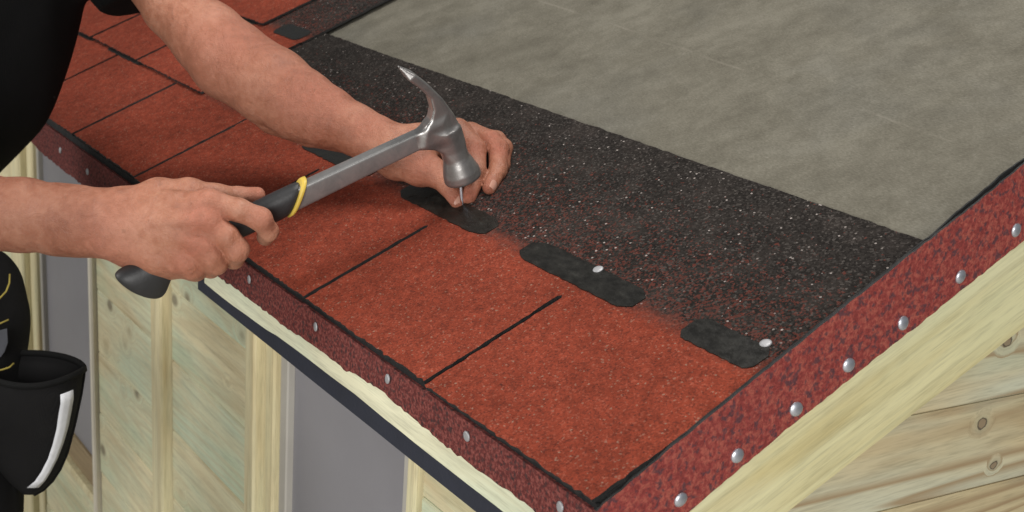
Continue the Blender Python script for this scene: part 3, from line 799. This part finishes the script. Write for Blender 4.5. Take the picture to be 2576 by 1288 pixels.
for ch in ([(1150, 328, 1.532, 13.5), (1196, 375, 1.512, 11.8), (1199, 436, 1.492, 10.6), (1180, 496, 1.4765, 8.0)],
           [(1185, 338, 1.545, 13.2), (1236, 354, 1.527, 11.2), (1254, 375, 1.520, 11.2), (1253, 428, 1.500, 9.8), (1231, 472, 1.4795, 7.6)],
           [(1186, 345, 1.56, 12.5), (1248, 354, 1.548, 10.8), (1266, 372, 1.536, 10.2), (1262, 415, 1.512, 9.0), (1246, 446, 1.496, 7.6)],
           [(1090, 432, 1.498, 14.0), (1128, 468, 1.485, 11.0), (1150, 508, 1.4755, 7.6)]):
    one = g.new(); chainset(g, one, ch, .0035)
    fing = smin(fing, one, .0012)
val = smin(val, fing, .0065)
V, F = nets(val, g.lo, g.vx)
tn = .55 * np.clip(((V[:, 0] / V[:, 2] * FPX + 1288) - 420) / 260, 0, 1)
fl = flush_at(V, [(c3(1254, 372, 1.508), .010, .6), (c3(1240, 345, 1.515), .010, .5), (c3(1198, 375, 1.50), .010, .5), (c3(1228, 470, 1.475), .008, .6), (c3(1175, 490, 1.47), .010, .7), (c3(1150, 500, 1.47), .010, .65), (c3(1060, 420, 1.49), .018, .35), (c3(560, 110, 1.60), .05, .35), (c3(800, 250, 1.56), .04, .4), (c3(930, 310, 1.53), .02, .35)])
add_body(cam2world(V), F, fl, tn)
# ---- trunk, neck, head and legs (under the clothes or outside the picture)
g = Grid((-1.75, -.75, GZ - .01), (-.75, .20, .78), .010)
val = g.new()
def cw(p): return np.array(p, float)
W = dict(pelvis=(-1.16, -.33, -.23), waist=(-1.17, -.29, -.03), chest=(-1.20, -.18, .22), neck=(-1.25, -.21, .40), head=(-1.26, -.20, .56),
         rs=(-1.04, -.27, .31), ls=(-1.36, -.08, .31), rh=(-1.06, -.33, -.27), lh=(-1.27, -.33, -.27), rk=(-1.04, -.30, -.68), lk=(-1.30, -.36, -.68), ra=(-1.04, -.38, GZ + .07), la=(-1.32, -.46, GZ + .07))
def bc(a, b, r1, r2, k=.04):
    g.cone(val, W[a] if isinstance(a, str) else a, W[b] if isinstance(b, str) else b, r1, r2, k)
bc('pelvis', 'waist', .125, .115); bc('waist', 'chest', .115, .13); bc('chest', 'neck', .11, .055); bc('neck', 'head', .055, .06, .03)
bc('head', (-1.26, -.19, .61), .075, .085, .03); bc((-1.26, -.16, .56), (-1.26, -.15, .52), .055, .045, .02); bc((-1.26, -.095, .565), (-1.26, -.08, .55), .012, .015, .012)
bc((-1.335, -.20, .57), (-1.335, -.205, .54), .012, .010, .01); bc((-1.185, -.20, .57), (-1.185, -.205, .54), .012, .010, .01)
bc('chest', 'rs', .10, .062); bc('chest', 'ls', .10, .062)
bc('rs', tuple(at(-340, 480, 1.46)), .058, .045, .03); bc('ls', tuple(at(390, -70, 1.71)), .052, .032, .02)
bc('rh', 'rk', .085, .058); bc('lh', 'lk', .085, .058); bc('rk', 'ra', .056, .038); bc('lk', 'la', .056, .038)
bc('ra', (-1.03, -.24, GZ + .035), .042, .034, .02); bc('la', (-1.31, -.32, GZ + .035), .042, .034, .02)
V, F = nets(val, g.lo, g.vx); add_body(V, F, np.zeros(len(V)), np.zeros(len(V)))
body = mesh('body', np.concatenate(BV) - PO, np.concatenate(BF), M['skin'], person, True)
at_ = body.data.attributes.new('flush', 'FLOAT', 'POINT'); at_.data.foreach_set('value', np.concatenate(BC).astype(np.float32))
at_ = body.data.attributes.new('tan', 'FLOAT', 'POINT'); at_.data.foreach_set('value', np.concatenate(BT).astype(np.float32))
# hair cap
g = Grid((-1.38, -.33, .49), (-1.14, -.07, .73), .006); val = g.new()
g.cone(val, (-1.26, -.215, .595), (-1.26, -.21, .62), .085, .092, .02)
X, Y, Z = g.full(); val = np.maximum(val, (.565 + .35 * np.clip(Y + .21, -.05, .2)) - Z)
V, F = nets(val, g.lo, g.vx); mesh('hair', V - PO, F, M['hair'], person, True)
# fingernails
def fingernail(p, along, nor, L, Wd):
    p, along, nor = np.array(p), np.array(along, float), np.array(nor, float)
    along /= np.linalg.norm(along); nor -= along * (nor @ along); nor /= np.linalg.norm(nor); side = np.cross(along, nor)
    V = []; F = []; n = 7
    for i in range(n):
        for j in range(n):
            a, b = (i / (n - 1) * 2 - 1), (j / (n - 1) * 2 - 1)
            e = (1 - .28 * max(0, abs(a) - .4) ** 1.5 * 2)
            V.append(p + along * a * L + side * b * Wd * e + nor * (-.55 * (b * Wd) ** 2 / .008 - .25 * (a * L) ** 2 / .012))
    for i in range(n - 1):
        for j in range(n - 1): q = i * n + j; F.append((q, q + 1, q + n + 1, q + n))
    o = mesh('fingernail', cam2world(V) - PO, F, M['thumbnail'], person, True)
fingernail(c3(1236, 463, 1.4795) + np.array([.0035, -.001, -.0068]), c3(1226, 480, 1.474) - c3(1246, 443, 1.489), (.45, -.15, -.88), .0058, .0046)
fingernail(c3(1151, 503, 1.4755) + np.array([-.0015, .0, -.0072]), c3(1152, 518, 1.472) - c3(1143, 488, 1.480), (-.2, -.1, -.97), .0052, .0040)

# ---- clothes
def wob(X, Y, Z, s, a):
    return a * (np.sin(X * 31 * s + 3 * np.sin(Z * 9 * s)) * np.sin(Z * 23 * s + 2 * np.sin(X * 12 * s)) + .6 * np.sin((X + Z) * 47 * s + 1.3) * np.sin(Y * 29 * s))
g = Grid((-.84, -.05, 1.40), (-.20, .50, 2.12), .006)          # camera frame
val = g.new(.12)
def cc(a, b, r1, r2, k=.05): g.cone(val, camxyz(*a), camxyz(*b), r1, r2, k)
cc((-190, -330, 1.80), (-112, -40, 1.80), .13, .150); cc((-112, -40, 1.80), (-155, 150, 1.80), .148, .140); cc((-155, 150, 1.80), (-250, 290, 1.81), .140, .124); cc((-250, 290, 1.81), (-400, 430, 1.83), .124, .115)
cc((-330, -240, 1.66), (-350, 60, 1.57), .085, .078, .04)          # right sleeve
cc((120, -330, 1.88), (345, -30, 1.72), .085, .053, .05)           # left sleeve
X, Y, Z = g.full(); val = val + wob(X, Y, Z, 1.0, .0022)
# sleeve hem: cut across the upper arm
hp = camxyz(350, 12, 1.73); hn_ = np.array([.28, -.93, 0.0]); hn_ /= np.linalg.norm(hn_)
dist = (X - hp[0]) * hn_[0] + (Y - hp[1]) * hn_[1] + (Z - hp[2]) * hn_[2]
near = (X > camxyz(190, 0, 1.72)[0])
val = np.where(near, np.maximum(val, dist), val).astype(np.float32)
hp2 = camxyz(-350, 60, 1.57)
V, F = nets(val, g.lo, g.vx); mesh('t_shirt', cam2world(V) - PO, F, M['shirt'], person, True)
# trousers
g = Grid((-1.46, -.60, GZ + .06), (-.80, -.02, .02), .008); val = g.new(.12)
for a, b, r1, r2 in (('pelvis', 'waist', .142, .13), ('rh', 'rk', .105, .082), ('lh', 'lk', .105, .082), ('rk', 'ra', .08, .07), ('lk', 'la', .08, .07)):
    g.cone(val, W[a], W[b], r1, r2, .05)
g.cone(val, tuple(at(-75, 740, 1.76)), tuple(at(-60, 800, 1.76)), .066, .066, .03)
g.cone(val, tuple(at(-70, 900, 1.76)), tuple(at(-70, 1320, 1.76)), .062, .064, .03)
X, Y, Z = g.full(); val = val + wob(X, Y, Z, 1.0, .002)
val = np.maximum(val, Z - .0)
V, F = nets(val.astype(np.float32), g.lo, g.vx); tro = mesh('trousers', V - PO, F, M['trouser'], person, True)
def onrib(pts, r): return [at(*p) - PO for p in pts], r
for pts in ([(-30, 770, 1.695), (0, 750, 1.692), (16, 733, 1.694), (24, 712, 1.70), (25, 690, 1.708)], [(-30, 822, 1.694), (0, 814, 1.692), (22, 804, 1.698)], [(-20, 934, 1.694), (6, 930, 1.692), (24, 924, 1.696), (35, 914, 1.704)]):
    P = [at(*p) - PO for p in pts]; V, F = tube(P, .0011, 8); mesh('stitching', V, F, M['stitch'], tro, True)
q = [(-30, 838, 1.689), (18, 826, 1.690), (20, 862, 1.690), (12, 885, 1.690), (2, 898, 1.689), (-30, 905, 1.688)]
V = [at(*p) - PO for p in q] + [at(p[0], p[1], p[2] + .006) - PO for p in q]; n = len(q)
F = [tuple(range(n - 1, -1, -1)), tuple(range(n, 2 * n))] + [(i, (i + 1) % n, n + (i + 1) % n, n + i) for i in range(n)]
mesh('knee_patch', V, F, M['patch'], tro)

# ================================================================== tool pouch hanging at the hip
pc = at(95, 925, 1.70)
pouch = empty('tool_pouch', tuple(pc)); tag(pouch, 'black holster pouch with white reflective strip at the worker\'s hip', 'pouch')
rightE = polyline([(905, 205), (925, 212), (945, 211), (990, 204), (1070, 187), (1160, 163), (1205, 136), (1232, 108), (1246, 82)])
leftE = polyline([(905, -70), (1000, -66), (1100, -50), (1180, -10), (1220, 30), (1246, 62)])
def pf(s, y, off=0.0):                  # s 0..1 left to right, y picture row
    l, r_ = leftE(y), rightE(y); c, hw = (l + r_) / 2, (r_ - l) / 2
    a = (s * 2 - 1) * math.pi / 2
    bulge = .070 * (1 - max(0, (y - 960)) / 330) ** .6
    lip = 14 * math.cos(a) * max(0, 1 - (y - 930) / 320) if y < 1246 else 0
    return at(c + hw * math.sin(a), y + lip * 3.0 * max(0, math.cos(a)) - 0, 1.735 - (bulge + off) * math.cos(a) - off * .6) - pc
rows = [930, 945, 965, 990, 1020, 1060, 1100, 1140, 1180, 1210, 1232, 1244]; nc = 30
V = []; F = []
for y in rows:
    for i in range(nc): V.append(pf(i / (nc - 1), y))
nf = len(V)
for y in rows:                          # back panel
    for i in range(nc):
        s = i / (nc - 1); l, r_ = leftE(y), rightE(y); c, hw = (l + r_) / 2, (r_ - l) / 2
        V.append(at(c + hw * math.sin((s * 2 - 1) * math.pi / 2), y - 42 * math.cos((s * 2 - 1) * math.pi / 2) * max(0, 1 - (y - 930) / 60), 1.742 + .010 * math.cos((s * 2 - 1) * math.pi / 2)) - pc)
for b0, fl_ in ((0, 0), (nf, 1)):
    for j in range(len(rows) - 1):
        for i in range(nc - 1):
            a = b0 + j * nc + i; f = (a, a + nc, a + nc + 1, a + 1); F.append(f if not fl_ else tuple(reversed(f)))
bj = (len(rows) - 1) * nc
F += [(bj + i, nf + bj + i, nf + bj + i + 1, bj + i + 1) for i in range(nc - 1)]
mesh('pouch_body', V, F, M['pouch'], pouch, True)
rim = [pf(i / (nc - 1), 930) for i in range(nc)] + [np.array(V[nf + i]) for i in range(nc - 2, 0, -1)]
V2, F2 = tube(rim, .0042, 8, True); mesh('rim_binding', V2, F2, M['binding'], pouch, True)
seam = [pf(.985, y, .001) for y in rows] ; V2, F2 = tube(seam, .0024, 8); mesh('seam_binding', V2, F2, M['binding'], pouch, True)
# reflective strip follows the outer seam
V = []; F = []
edges = [(984, 192 - 12, 26), (1010, 180, 26), (1040, 175, 26), (1080, 167, 24), (1120, 156, 22), (1160, 141, 20), (1195, 121, 18), (1220, 102, 17), (1238, 84, 14)]
def s_of(px, y):
    l, r_ = leftE(y), rightE(y); c, hw = (l + r_) / 2, (r_ - l) / 2
    return math.asin(max(-1, min(1, (px - c) / hw))) / math.pi + .5
for y, xr, wd in edges:
    for k in range(4):
        px = xr + 3 - wd * 1.2 * k / 3
        yy = y
        V.append(pf(s_of(px, y), y - 14, .0022))
for j in range(len(edges) - 1):
    for k in range(3): a = j * 4 + k; F.append((a, a + 1, a + 5, a + 4))
o = mesh('reflective_strip', V, F, M['reflect'], pouch, True)
md = o.modifiers.new('thickness', 'SOLIDIFY'); md.thickness = .0012
